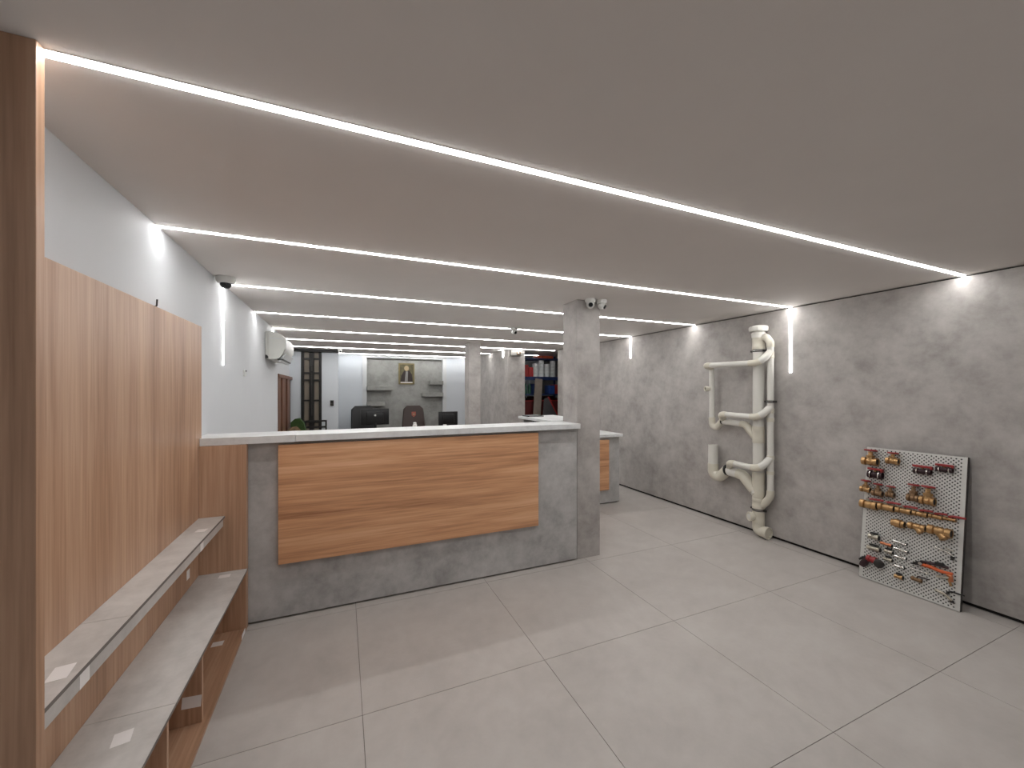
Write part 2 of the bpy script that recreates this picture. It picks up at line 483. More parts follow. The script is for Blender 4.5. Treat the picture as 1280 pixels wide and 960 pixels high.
label_tag((-0.655, 2.3095, 0.125), (0.075, 0.055), 'y', 'printed paper label on the upright divider under the lower ledge', 0.08)
label_tag((-0.5885, 3.03, 0.022), (0.09, 0.03), 'x', 'narrow white paper strip at the foot of the bench by the counter')

tag(MB().tube(rounded([(-0.8845, 2.556, 2.022), (-0.868, 2.556, 2.022), (-0.866, 2.556, 2.058)], 0.008), 0.004, 8).build('wall_hook', 'steel_dark', loc=(-0.865, 2.556, 2.02)),
    'small dark metal hook just above the oak back panel', 'hook')
so = thing('wall_socket', 'tiny white socket plate on the white wall above the counter', 'socket', (XL, 4.58, 1.76))
B((XL, 4.54, 1.73), (XL+0.012, 4.62, 1.79), 0.003).build('plate', 'plastic_white', so)
B((XL+0.012, 4.57, 1.775), (XL+0.02, 4.60, 1.79), 0.002).build('clip', 'steel_dark', so)

# ------------------------------------------------------------------ linear lights
def strip_profile(y, wd=0.031, pr=0.005, n=8):
    return [(y - wd/2 + wd*k/n, H - 0.0005 - pr*math.sin(math.pi*k/n)**0.6 if 0 < k < n else H - 0.0005) for k in range(n+1)]
def light_strip(y, x0, x1, label, wall=None, z1=None):
    t = thing('light_strip', label, 'light', ((x0+x1)/2, y, H), 'linear lights in the ceiling')
    MB().prism(strip_profile(y), 0, x0, x1).build('diffuser', 'led', t)
    rl = MB()
    for s in (-1, 1):
        rl.box((x0, y+s*0.0175-0.0015, H-0.0012), (x1, y+s*0.0175+0.0015, H-0.0002))
    rl.build('rail', 'plastic_white', t, smooth=False)
    if wall == 'right':
        B((XR-0.006, y-0.012, z1), (XR-0.0003, y+0.012, H-0.008), 0.002).build('wall_diffuser', 'led_wall', t)
    if wall == 'left':
        B((XL+0.0003, y-0.012, z1), (XL+0.006, y+0.012, H-0.008), 0.002).build('wall_diffuser', 'led_wall', t)
XA, XB = XL+0.002, XR-0.002
light_strip(-1.11, XA, XB, 'ceiling light strip nearest the shop front')
light_strip(1.382, XA, XB, 'long ceiling light strip starting at the tall oak end panel')
light_strip(2.615, XA, XB, 'long light strip bending down the cement wall between pipes and valve board', 'right', 1.775)
light_strip(3.835, XA, XB, 'light strip bending down the white wall beside the dome camera', 'left', 1.80)
light_strip(5.08, XA, XB, 'light strip with a short wall leg far down the cement wall', 'right', 2.10)
light_strip(6.33, XA, XB, 'ceiling light strip above the wall air conditioner', 'left', 2.345)
light_strip(7.55, -0.96, XB, 'ceiling light strip in front of the rear cement wall block')
light_strip(8.77, -0.96, 3.19, 'ceiling light strip meeting the flank of the rear cement wall block')
light_strip(10.03, -0.08, 3.19, 'ceiling light strip washing the rear white panels and cement niche')
light_strip(8.80, 3.62, 4.5, 'short ceiling light strip inside the dark storeroom')
wl = thing('wall_light', 'short vertical light on the flank of the rear cement wall block', 'light', (3.2, 7.95, 2.2))
B((3.191, 7.93, 2.30), (3.1997, 7.97, H-0.012), 0.003).build('diffuser', 'led', wl)

# ------------------------------------------------------------------ security cameras
GC = 'security cameras on the ceiling'
dm = thing('dome_camera', 'grey white dome security camera at the white wall and ceiling corner', 'camera', (-0.812, 3.60, H))
MB().lathe([(0, .062), (.012, .065), (.03, .062), (.045, .052), (.047, .045)], (-0.812, 3.60, H-0.0005), (0,0,-1), 28).build('base', 'plastic_white', dm)
MB().lathe([(0, .038), (.012, .038), (.026, .031), (.036, .02), (.04, .003)], (-0.812, 3.60, H-0.047), (0,0,-1), 24).build('dome', 'screen_dark', dm)
def turret(x, y, d, label, k=1.0):
    t = thing('turret_camera', label, 'camera', (x, y, H), GC)
    MB().lathe([(0, .050*k), (.010*k, .052*k), (.03*k, .046*k), (.036*k, .036*k)], (x, y, H-0.0005), (0,0,-1), 24).build('base', 'plastic_white', t)
    c = Vector((x, y, H-0.05*k)); d = Vector(d).normalized()
    b = MB().lathe([(-.036*k, .005*k), (-.03*k, .022*k), (-.012*k, .036*k), (.008*k, .038*k), (.026*k, .032*k), (.034*k, .024*k)], c, d, 24).build('ball', 'plastic_white', t)
    MB().lathe([(.033*k, .021*k), (.040*k, .020*k), (.041*k, .006*k)], c, d, 20).build('lens', 'screen_dark', b)
turret(2.137, 3.12, (-0.55, -1.0, -0.35), 'white turret camera facing the counter front, at the pillar head', 1.0)
turret(2.262, 3.115, (0.55, -0.8, -0.55), 'white turret camera turned away, beside the pillar head', 1.0)
turret(2.17, 4.99, (0.35, -0.9, -0.6), 'white turret camera hanging in front of a light strip behind the pillar', 1.0)
turret(-0.05, 8.95, (0.2, -1.0, -0.4), 'dark turret camera near the rear iron window', 1.0)
bxc = thing('boxed_camera', 'camera on a white junction box atop the rear cement block', 'camera', (3.38, 7.65, 2.33))
B((3.24, 7.60, 2.31), (3.50, 7.699, 2.425), 0.006).build('junction_box', 'camera_grey', bxc)
MB().lathe([(0, .042), (.02, .04), (.03, .03)], (3.41, 7.60, 2.365), (0,-1,0), 20).build('camera_ring', 'brass_dull', bxc)
MB().lathe([(0, .022), (.012, .014)], (3.41, 7.57, 2.365), (0,-1,0), 16).build('lens', 'chrome', bxc)

# ------------------------------------------------------------------ air conditioner
ac = thing('air_conditioner', 'white split air conditioner hung high on the white wall', 'air conditioner', (XL+0.12, 6.1, 1.95))
y0, y1 = 5.72, 6.58
B((XL, y0+0.01, 1.985), (XL+0.035, y1-0.01, 2.325), 0.004).build('back_plate', 'ac_white', ac)
prof = [(XL+.035, 1.985), (XL+.12, 1.985), (XL+.155, 2.0), (XL+.195, 2.06), (XL+.215, 2.12), (XL+.218, 2.19), (XL+.205, 2.25), (XL+.175, 2.295), (XL+.12, 2.32), (XL+.035, 2.328)]
MB().prism(prof, 1, y0, y1).build('housing', 'ac_white', ac, angle=50)
MB().prism([(XL+.216, 2.085), (XL+.226, 2.11), (XL+.229, 2.19), (XL+.214, 2.258), (XL+.206, 2.25), (XL+.218, 2.19), (XL+.215, 2.12)], 1, y0+.012, y1-.012).build('front_cover', 'plastic_white', ac, angle=50)
MB().prism([(XL+.135, 1.955), (XL+.165, 1.955), (XL+.222, 2.052), (XL+.212, 2.06)], 1, y0+.03, y1-.03).build('louver', 'trim_grey', ac)
B((XL+.04, y0-0.004, 2.238), (XL+.207, y0, 2.246)).build('side_seam', 'trim_grey', ac)
MB().prism([(XL+.002, 1.99), (XL+.034, 1.99), (XL+.034, 2.01), (XL+.022, 2.03), (XL+.002, 2.036)], 1, y0+0.004, y0+0.010).build('pipe_opening', 'rubber_black', ac)
B((XL+.13, y0+.02, 1.975), (XL+.19, y1-.02, 1.99)).build('air_outlet', 'rubber_black', ac)

# ------------------------------------------------------------------ white drain pipe display on the right wall
pp = thing('drain_pipe_display', 'white plastic drain pipe assembly mounted on the grey cement wall', 'pipes', (4.17, 2.905, 0))
PX, MY, SY = 4.172, 2.905, 2.773
def pt(name, path, r, mat='pipe_grey_white', bend=0.05, parent=pp, seg=20):
    return MB().tube(rounded(path, bend, 8), r, seg).build(name, mat, parent)
def sleeve(a, b, r, mat='pipe_cream', name='coupling', parent=pp):
    a = Vector(a); b = Vector(b); d = b-a; L_ = d.length
    return MB().lathe([(0, r*.96), (.004, r), (L_*.3, r), (L_*.32, r*.975), (L_*.7, r*.975), (L_*.72, r), (L_-.004, r), (L_, r*.96)], a, d, 24).build(name, mat, parent)
RM, RS = 0.055, 0.031
MB().lathe([(0, RM), (2.05, RM)], (PX, MY, 0.16), (0,0,1), 28).build('main_pipe', 'pipe_grey_white', pp)
# top cap
MB().lathe([(0, .066), (.03, .07), (.05, .072), (.052, .066)], (PX, MY, 2.165), (0,0,1), 28).build('cap_collar', 'pipe_grey_white', pp)
MB().lathe([(0, .060), (.012, .062), (.016, .088), (.030, .093), (.06, .093), (.072, .084), (.078, .06), (.078, .01)], (PX, MY, 2.217), (0,0,1), 12).build('screw_cap', 'pipe_grey_white', pp, angle=25)
sleeve((PX, MY, 2.035), (PX, MY, 2.165), .061)
sleeve((PX, MY, 1.02), (PX, MY, 1.20), .060)
sleeve((PX, MY, 0.42), (PX, MY, 0.70), .060)
sleeve((PX, MY, 0.30), (PX, MY, 0.42), .061)
sleeve((PX, MY, 0.14), (PX, MY, 0.285), .060)
def clamp(z, y, r, nm='clamp'):
    c = MB().lathe([(-.012, r+.001), (-.012, r+.007), (.012, r+.007), (.012, r+.001)], (PX, y, z), (0,0,1), 28, closed=True).build(nm, 'rubber_black', pp)
    MB().lathe([(-.004, r+.007), (-.004, r+.0095), (.004, r+.0095), (.004, r+.007)], (PX, y, z), (0,0,1), 28, closed=True).build('clamp_band', 'chrome', c)
    for s in (-1, 1):
        MB().bbox((PX-.012, y+s*(r+.018)-.012, z-.01), (PX+.012, y+s*(r+.018)+.012, z+.01), .002).build('clamp_bolt', 'steel_dark', c)
    MB().tube([(PX+r, y-.01, z), (4.2495, y-.01, z)], .006, 8).build('clamp_stud', 'steel_dark', c)
clamp(2.022, MY, .056); clamp(0.293, MY, .056); clamp(1.473, SY, .031)
# side vent pipe
pt('vent_pipe', [(PX, MY-.03, 2.145), (PX, SY+.035, 2.165), (PX, SY, 2.10), (PX, SY, 0.47), (PX, SY+.06, 0.375), (PX, MY-.03, 0.33)], RS, bend=.04)
MB().tube(rounded([(PX, MY-.04, 2.15), (PX, SY+.05, 2.168), (PX, SY, 2.10), (PX, SY, 2.05)], .04, 8), .037, 20).build('vent_elbow', 'pipe_cream', pp)
MB().tube(rounded([(PX, SY, 0.53), (PX, SY, 0.47), (PX, SY+.06, 0.375), (PX, MY-.03, 0.34)], .04, 8), .037, 20).build('vent_elbow', 'pipe_cream', pp)
for z0, z1 in ((1.93, 2.0), (1.35, 1.40), (1.26, 1.30), (0.86, 0.90), (0.70, 0.735)):
    sleeve((PX, SY, z0), (PX, SY, z1), .036)
# three horizontal arms in front of the main pipe
XH = 4.075
def arm(yl, z, zs, tail):
    full = rounded([tail, (XH+.005, yl, z+.004), (XH, 2.86, z-.004), (4.10, 2.80, z+.035), (PX, SY, zs)], .05, 8)
    MB().tube(full, RS, 20).build('arm_pipe', 'pipe_grey_white', pp)
    MB().tube((full[0:10] + [full[9].lerp(full[10], .07)]), .0355, 20).build('arm_end_elbow', 'pipe_cream', pp)
    MB().tube([full[9].lerp(full[10], .93)] + full[10:20], .0355, 20).build('arm_elbow', 'pipe_cream', pp)
    MB().tube(full[19:], .037, 20).build('arm_coupling', 'pipe_grey_white', pp)
arm(3.52, 1.890, 2.00, (PX-.01, 3.485, 1.865))
arm(3.30, 1.308, 1.41, (PX-.005, 3.335, 1.24))
arm(3.185, 0.760, 0.87, (PX-.005, 3.25, 0.68))
# left drop pipe with trap
VY = 3.488
pt('drop_pipe', [(PX-.01, VY, 1.88), (PX-.01, VY, 1.20)], RS)
pt('trap_bend', [(PX-.01, VY, 1.26), (PX-.01, VY-.005, 1.165), (PX-.01, VY-.06, 1.135), (PX-.01, 3.345, 1.225)], .0365, 'pipe_cream', bend=.055)
pt('branch_pipe', [(PX-.01, 3.35, 1.222), (PX-.01, 3.05, 1.208), (PX-.01, 2.92, 1.06)], .034, bend=.05)
MB().tube([(PX-.01, 3.345, 1.225), (PX-.01, 3.33, 1.2235)], .041, 20).build('seal', 'rubber_black', pp)
MB().tube(rounded([(PX-.01, 3.10, 1.21), (PX-.01, 3.05, 1.208), (PX-.01, 2.93, 1.075)], .05, 8), .039, 20).build('branch_elbow', 'pipe_cream', pp)
so_ = MB().lathe([(0, .024), (.02, .024), (.022, .031), (.06, .033), (.062, .030), (.062, .019), (.02, .017)], (PX-.03, VY+.01, 1.61), (-0.9, 0.42, 0), 20).build('inlet_socket', 'pipe_cream', pp)
MB().lathe([(.021, .018), (.052, .0185)], (PX-.03, VY+.01, 1.61), (-0.9, 0.42, 0), 16).build('inlet_bore', 'bore_dark', so_)
# lower big trap
UY = 3.47
MB().lathe([(0, RM), (.285, RM), (.287, RM-.003), (.287, RM-.008), (.2, RM-.008)], (PX-.01, UY, 0.64), (0,0,1), 28).build('trap_inlet', 'pipe_grey_white', pp)
pt('trap_bend', [(PX-.01, UY, 0.70), (PX-.01, UY, 0.575), (PX-.01, UY-.09, 0.545), (PX-.01, 3.275, 0.655)], .0595, 'pipe_cream', bend=.085, seg=24)
MB().tube([(PX-.01, 3.285, 0.65), (PX-.01, 3.265, 0.655)], .066, 24).build('seal', 'rubber_black', pp)
pt('branch_pipe', [(PX-.01, 3.27, 0.645), (PX-.01, 3.08, 0.635), (PX-.01, 2.92, 0.47)], .053, bend=.06, seg=24)
MB().tube(rounded([(PX-.01, 3.14, 0.638), (PX-.01, 3.08, 0.635), (PX-.01, 2.94, 0.49)], .06, 8), .058, 24).build('branch_elbow', 'pipe_cream', pp)
# foot: clean-out and elbow
co = MB().lathe([(0, .04), (.05, .042), (.052, .05), (.078, .05), (.082, .046), (.076, .036), (.074, .005)], (PX-.02, MY+.012, 0.215), (-0.9, 0.42, 0.0), 24).build('cleanout', 'pipe_cream', pp)
MB().lathe([(0, .03), (.004, .03)], (PX-.02-.9*.075, MY+.012+.42*.075, 0.215), (-0.9, 0.42, 0), 20).build('cleanout_disc', 'pipe_grey_white', co)
pt('foot_elbow', [(PX, MY, 0.20), (PX, MY, 0.085), (PX, MY-.025, 0.068), (PX, MY-.10, 0.066)], .0595, 'pipe_cream', bend=.06, seg=24)
MB().lathe([(0, .0655), (.03, .0655), (.03, .056), (.005, .055)], (PX, MY-.085, 0.066), (0,-1,0), 24).build('foot_socket', 'pipe_cream', pp)

# ------------------------------------------------------------------ perforated valve board leaning on the right wall
BX0, BX1, BZ = 4.07, 4.197, 1.10
BL = math.hypot(BX1-BX0, BZ)
ca, sa = BZ/BL, (BX1-BX0)/BL
BM = Matrix(((0, ca, sa), (-1, 0, 0), (0, -sa, ca)))      # local x right along board, y into wall, z up the board
BY = 1.945                                                # world y of the board's left edge
BW = 0.605
BE = BM.to_euler()
def board_point(s, t, off=0.0):
    return Vector((BX0, BY, 0.004)) + BM @ Vector((s, -off, t))
pb = thing('valve_board', 'perforated grey metal board leaning on the cement wall, hung with valves', 'board', board_point(0, 0), local=True)
pb.rotation_euler = BE
sheet = MB(); mg = 0.010; pit = 0.027; rowh = 0.0137; hr = 0.0053
nx = int((BW-2*mg)/pit); nz = int((BL-2*mg)/rowh)
gx0 = (BW - nx*pit)/2; gz0 = (BL - nz*rowh)/2
vv, ff = [], []
def cellhole(x0, z0, x1, z1):
    b = len(vv); cx, cz = (x0+x1)/2, (z0+z1)/2
    out = [(x0,z0),(cx,z0),(x1,z0),(x1,cz),(x1,z1),(cx,z1),(x0,z1),(x0,cz)]
    for p in out: vv.append((p[0], 0.0, p[1]))
    for k in range(8):
        a = R(225 + 45*k); vv.append((cx+hr*math.cos(a), 0.0, cz+hr*math.sin(a)))
    for k in range(8):
        j = (k+1) % 8
        ff.append((b+k, b+j, b+8+j, b+8+k))
def quad(x0, z0, x1, z1):
    b = len(vv); vv.extend([(x0,0,z0),(x1,0,z0),(x1,0,z1),(x0,0,z1)]); ff.append((b,b+1,b+2,b+3))
for j in range(nz):
    z0_, z1_ = gz0 + j*rowh, gz0 + (j+1)*rowh
    if j % 2 == 0:
        for i in range(nx): cellhole(gx0+i*pit, z0_, gx0+(i+1)*pit, z1_)
    else:
        quad(gx0, z0_, gx0+pit/2, z1_); quad(gx0+nx*pit-pit/2, z0_, gx0+nx*pit, z1_)
        for i in range(nx-1): cellhole(gx0+(i+.5)*pit, z0_, gx0+(i+1.5)*pit, z1_)
quad(0, 0, BW, gz0); quad(0, gz0+nz*rowh, BW, BL); quad(0, gz0, gx0, gz0+nz*rowh); quad(gx0+nx*pit, gz0, BW, gz0+nz*rowh)
sheet.add(vv, ff)
so2 = sheet.build('perforated_sheet', 'steel_sheet', pb, smooth=False)
rim = MB()
D = 0.032
rim.box((0, 0.0, 0), (0.0015, D, BL)).box((BW-0.0015, 0.0, 0), (BW, D, BL)).box((0, 0.0, 0), (BW, D, 0.0015)).box((0, 0.0, BL-0.0015), (BW, D, BL))
rim.box((0, D-.0015, 0), (.02, D, BL)).box((BW-.02, D-.0015, 0), (BW, D, BL))
rim.build('folded_rim', 'steel_dark', pb, smooth=False)
B((0.0016, D-.006, 0.0016), (BW-0.0016, D-.002, BL-0.0016)).build('added_dark_backing', 'rubber_black', pb, smooth=False)  # black sheet added behind the perforations so the holes look dark

def on_board(name, label, cat, s, t, rot=0.0, k=1.0, group='valves and fittings hung on the perforated board'):
    o = thing(name, label, cat, board_point(s, t), group, local=True)
    o.rotation_euler = (BM @ Matrix.Rotation(rot, 3, 'Y')).to_euler()
    o.scale = (k, k, k)
    return o
def tubebody(mb, L_, r, c, end=1.18, bore=0.86):
    """threaded valve body along local x with hex-like ends and open bores"""
    e = L_*0.24
    prof = [(-L_/2+.01, r*bore), (-L_/2, r*bore), (-L_/2, r*end), (-L_/2+e, r*end), (-L_/2+e*1.15, r*.82), (-L_*.12, r*1.05), (L_*.12, r*1.05),
            (L_/2-e*1.15, r*.82), (L_/2-e, r*end), (L_/2, r*end), (L_/2, r*bore), (L_/2-.01, r*bore)]
    return mb.lathe(prof, c, (1,0,0), 12)
def bores(o, L_, r, c):
    for s in (-1, 1):
        MB().lathe([(-.002, r*.85), (.002, r*.85)], (c[0]+s*(L_/2-.006), c[1], c[2]), (1,0,0), 12).build('bore', 'bore_dark', o)
def gate_valve(label, s, t, L_, r, hgt, wr_, rot=0.0, brass='brass'):
    r *= 1.12
    o = on_board('gate_valve', label, 'valve', s, t, rot)
    yc = -max(r*1.2, wr_*1.1) - 0.002
    MB().tube([(0, -.0005, 0), (0, yc+r*.6, 0)], .004, 8).build('peg', 'steel_dark', o)
    tubebody(MB(), L_, r, (0, yc, 0)).build('body', brass, o)
    bores(o, L_, r, (0, yc, 0))
    MB().lathe([(0, r*.95), (hgt*.3, r*.85), (hgt*.32, r*1.05), (hgt*.5, r*1.05), (hgt*.52, r*.6), (hgt*.75, r*.5), (hgt*.76, r*.62), (hgt*.86, r*.62)], (0, yc, r*.3), (0,0,1), 8).build('bonnet', brass, o, angle=25)
    MB().lathe([(0, .0045), (hgt*.25, .0045)], (0, yc, r*.3+hgt*.8), (0,0,1), 8).build('stem', 'brass_dull', o)
    zt = r*.3 + hgt
    hw = MB().ring((0, yc, zt), (0,0,1), wr_*.9, wr_*.2, 20, 8).lathe([(-.004, wr_*.3), (.006, wr_*.3)], (0, yc, zt), (0,0,1), 10)
    for k in range(5):
        a = 2*math.pi*k/5
        hw.tube([(0, yc, zt), (wr_*.88*math.cos(a), yc+wr_*.88*math.sin(a), zt)], wr_*.1, 6)
    hw.build('handwheel', 'valve_red', o)
    return o
gate_valve('largest brass gate valve with red handwheel, in the top corner of the board', 0.050, 0.985, .105, .026, .085, .042)
gate_valve('brass gate valve with red handwheel beside the largest one on the top row', 0.195, 1.012, .078, .021, .058, .034)
gate_valve('small brass gate valve at the board edge under the dark red ball valve', 0.026, 0.742, .068, .019, .068, .032)
gate_valve('brass gate valve second from the board edge in the middle row', 0.108, 0.727, .068, .019, .070, .030, brass='brass_dull')
gate_valve('short dull brass gate valve alone in the middle row', 0.190, 0.735, .052, .017, .062, .028, brass='brass_dull')
gate_valve('tall brass gate valve left of its bigger twin with red wheel', 0.333, 0.745, .068, .022, .095, .033, brass='brass_dull')
gate_valve('tallest brass gate valve with red wheel in the middle row', 0.418, 0.745, .082, .025, .098, .037)

def t_valve(label, s, t, L_, r, hl, body='valve_dark'):
    o = on_board('ball_valve', label, 'valve', s, t)
    yc = -r*1.3 - .001
    tubebody(MB(), L_, r, (0, yc, 0), 1.15).build('body', body, o)
    for q in (-.30, .30): MB().lathe([(-.003, r*1.22), (.003, r*1.22)], (L_*q, yc, 0), (1,0,0), 14).build('ring', 'chrome', o)
    MB().lathe([(0, r*.5), (r*1.5, r*.4)], (0, yc, 0), (0,0,1), 10).build('stem', 'brass_dull', o)
    MB().bbox((-hl/2, yc-r*.75, r*1.4), (hl/2, yc+r*.75, r*1.4+.018), .004).bbox((hl/2-.012, yc-r*.75, r*1.0), (hl/2, yc+r*.75, r*1.4+.008), .003).build('handle', 'valve_red', o)
    return o
t_valve('dark ball valve with broad red handle under the largest gate valve', 0.086, 0.878, .095, .027, .10)
t_valve('black ball valve with red handle, the longer of the pair on top row', 0.374, 0.962, .100, .020, .115)
t_valve('black ball valve with red handle near the free corner of the board', 0.494, 0.997, .090, .017, .10)

def lever_valve(label, s, t, L_, r, lv):
    o = on_board('lever_valve', label, 'valve', s, t)
    yc = -r*1.2
    tubebody(MB(), L_, r, (0, yc, 0), 1.15).build('body', 'brass', o)
    bores(o, L_, r, (0, yc, 0))
    MB().lathe([(0, r*.55), (r*1.35, r*.45), (r*1.4, r*.6), (r*1.65, r*.6)], (-L_*.05, yc, 0), (0,0,1), 8).build('stem_nut', 'nickel', o)
    z = r*1.45
    MB().tube([(-L_*.08, yc, z), (L_*.25, yc-.006, z+.008), (lv, yc-.012, z+.012)], [.009, .009, .008], 8).build('lever', 'valve_red', o)
    return o
for (s, t, L_, r, lv, lab) in ((0.056, 0.620, .112, .031, .100, 'largest of six brass ball valves with red levers, at the board edge'),
        (0.170, 0.628, .100, .026, .092, 'second largest brass ball valve in the row of six red levers'),
        (0.277, 0.630, .092, .0215, .085, 'third largest brass ball valve in the row of six red levers'),
        (0.373, 0.632, .084, .018, .075, 'third smallest brass ball valve in the row of six red levers'),
        (0.459, 0.636, .074, .0145, .065, 'second smallest brass ball valve in the row of six red levers'),
        (0.533, 0.639, .066, .0115, .085, 'smallest of six brass ball valves, its red lever passing the free edge')):
    lever_valve(lab, s, t, L_, r, lv)

o = on_board('check_valve', 'round brass check valve left of the two strainers', 'valve', 0.252, 0.522)
tubebody(MB(), .080, .027, (0, -.034, 0), 1.0).lathe([(-.018, .033), (.018, .033)], (0, -.034, 0), (1,0,0), 16).build('body', 'brass', o)
bores(o, .080, .027, (0, -.034, 0))
def strainer(label, s, t, L_, r):
    o = on_board('strainer', label, 'strainer', s, t)
    yc = -r*1.2
    tubebody(MB(), L_, r, (0, yc, 0), 1.12).build('body', 'brass', o); bores(o, L_, r, (0, yc, 0))
    a = Vector((0.72, -0.15, -0.68))
    br = MB().lathe([(0, r*.85), (L_*.40, r*.85), (L_*.41, r*1.0), (L_*.52, r*1.0), (L_*.53, r*.6), (L_*.56, r*.6)], (-L_*.1, yc, 0), a, 12).build('screen_leg', 'brass', o)
    return o
strainer('smaller brass Y strainer below the row of red levers', 0.362, 0.530, .100, .024)
strainer('larger brass Y strainer near the free edge of the board', 0.492, 0.538, .126, .031)

def fitting(label, s, t, L_, r, mat, knob=None, rot=0.0, name='pipe_fitting', collar='rubber_black'):
    o = on_board(name, label, 'fitting', s, t, rot)
    yc = -r*1.15
    MB().lathe([(-L_/2+.004, r*.7), (-L_/2, r*.7), (-L_/2, r), (-L_*.2, r), (-L_*.18, r*.85), (L_*.18, r*.85), (L_*.2, r*1.1), (L_/2, r*1.1), (L_/2, r*.75), (L_/2-.004, r*.7)], (0, yc, 0), (1,0,0), 12).build('body', mat, o)
    if collar:
        MB().lathe([(0, r*.9), (.006, r*.9)], (L_/2-.003, yc, 0), (1,0,0), 12).build('seal', collar, o)
    if knob:
        MB().lathe([(0, r*.35), (r*1.2, r*.35), (r*1.25, r*.75), (r*1.9, r*.7)], (L_*.1, yc, 0), (0,-.35,1), 10).build('knob', knob, o)
    return o
def capped(label, s, t, L_, r, mat):
    o = fitting(label, s, t, L_, r, mat)
    MB().bbox((-L_*.32, -r*1.9, r*1.15), (L_*.38, -r*.4, r*1.15+.012), .004).build('cap', 'rubber_black', o)
    return o
capped('large nickel fitting with black cap, topmost in its column of fittings', 0.097, 0.362, .068, .021, 'nickel')
capped('long nickel fitting with black cap above the red regulator', 0.100, 0.268, .085, .019, 'nickel')
fitting('slim copper-toned nipple above the two small capped fittings', 0.176, 0.330, .072, .012, 'copper', rot=0.05)
capped('small capped fitting, upper of two below the copper nipple', 0.195, 0.277, .052, .014, 'nickel')
capped('small capped fitting, lower of two below the copper nipple', 0.195, 0.213, .052, .014, 'nickel')
fitting('chrome angle tap with dark end, topmost in its column', 0.262, 0.372, .080, .011, 'chrome', rot=0.06)
fitting('chrome angle tap with dark end, second in its column', 0.270, 0.318, .085, .012, 'chrome', rot=0.08)
fitting('chrome mini valve with knob, upper of two', 0.268, 0.258, .070, .010, 'chrome', 'chrome')
fitting('chrome mini valve with knob, lower of two', 0.266, 0.184, .060, .010, 'chrome', 'chrome')
capped('brass end fitting with black cap at the foot of chrome taps', 0.268, 0.106, .050, .016, 'brass')

o = on_board('pressure_regulator', 'red pressure regulator with round dial at the board foot', 'regulator', 0.095, 0.168)
MB().lathe([(-.035, .020), (-.03, .026), (-.012, .026), (-.01, .022), (.006, .022), (.008, .028), (.03, .028)], (0, -.03, 0.008), (1,0,-.08), 14).build('body', 'valve_red', o)
MB().lathe([(0, .033), (.018, .034), (.022, .028)], (.045, -.03, -.006), (.55,-.8,0), 20).build('dial', 'steel_dark', o)
MB().lathe([(0, .022), (.05, .026), (.075, .02)], (-.03, -.03, 0), (-.45,-.05,-.9), 14).build('adjuster', 'valve_dark', o)
MB().tube([(-.035, -.03, .012), (-.06, -.03, .004), (-.083, -.035, -.022)], [.011, .010, .007], 10).build('lever', 'rubber_black', o)

o = on_board('chrome_faucet', 'slim chrome spout near the free edge, below larger strainer', 'faucet', 0.515, 0.395, 0.10)
MB().tube(rounded([(-.05, -.012, .012), (.03, -.012, .003), (.05, -.012, -.02)], .02), .0075, 10).build('spout', 'chrome', o)
MB().lathe([(0, .012), (.02, .012), (.022, .008), (.03, .008)], (.045, -.013, -.012), (0,0,-1), 10).build('nut', 'steel_dark', o)
MB().tube([(.0, -.012, .03), (.045, -.012, .024)], .004, 8).build('lever', 'nickel', o)

o = on_board('pipe_cutter', 'orange and black handled cutting pliers hung near the board foot', 'pliers', 0.43, 0.258, 0.0)
MB().tube(rounded([(-.035, -.02, -.004), (.02, -.022, .0), (.07, -.022, -.012), (.135, -.02, -.005)], .04), [.011]*1 + [.0125]*13 + [.010]*(len(rounded([(0,0,0),(1,0,0),(2,0,0),(3,0,0)], .1))-14), 10).build('handle', 'orange_grip', o)
MB().tube(rounded([(-.04, -.016, .018), (.03, -.016, .030), (.11, -.016, .028)], .04), .010, 10).build('handle', 'valve_dark', o)
MB().prism([(-.10, -.022), (-.055, -.016), (-.03, -.012), (-.03, .026), (-.06, .012)], 1, -.026, -.008).build('jaw', 'rubber_black', o)
MB().lathe([(0, .012), (.014, .012)], (-.035, -.026, .004), (0,-1,0), 12).build('pivot', 'chrome', o)
MB().bbox((.04, -.03, .03), (.09, -.008, .05), .004).build('grip_stop', 'rubber_black', o)

o = on_board('steel_rod', 'short bright steel rod under the orange cutting pliers', 'rod', 0.378, 0.200, 0.06)
MB().lathe([(-.045, .003), (-.043, .0055), (.043, .0055), (.045, .003)], (0, -.007, 0), (1,0,0), 10).build('shaft', 'chrome', o)
MB().lathe([(0, .008), (.012, .008)], (.04, -.0085, 0), (1,0,0), 8).build('collar', 'nickel', o)
o = on_board('bronze_tap', 'small dark bronze tap below the steel rod', 'tap', 0.373, 0.130, 0.06)
tubebody(MB(), .060, .0135, (0, -.017, 0)).build('body', 'brass_dull', o)
MB().tube([(0, -.017, .01), (.004, -.017, .028), (.065, -.018, .032)], .005, 8).build('lever', 'valve_dark', o)
o = on_board('copper_tap', 'copper and brass elbow tap near the free edge of the board', 'tap', 0.525, 0.215)
MB().tube(rounded([(-.045, -.014, -.012), (0, -.016, -.004), (.02, -.016, .0)], .02), .009, 10).build('outlet', 'nickel', o)
MB().tube(rounded([(.012, -.018, .022), (.03, -.018, .02), (.034, -.018, -.02)], .02), .0125, 12).build('elbow', 'copper', o)
MB().tube([(.022, -.018, -.005), (.035, -.02, -.05)], [.009, .007], 10).build('spout', 'brass', o)
o = on_board('bent_tube', 'pale bent connector tube at the bottom of the board', 'tube', 0.52, 0.088, 0.05)
MB().tube(rounded([(-.045, -.012, .012), (.02, -.012, .002), (.045, -.012, -.025)], .03), .0085, 10).build('tube', 'nickel', o)
MB().lathe([(0, .012), (.016, .012)], (.045, -.0125, -.022), (.3,0,-1), 8).build('nut', 'steel_dark', o)
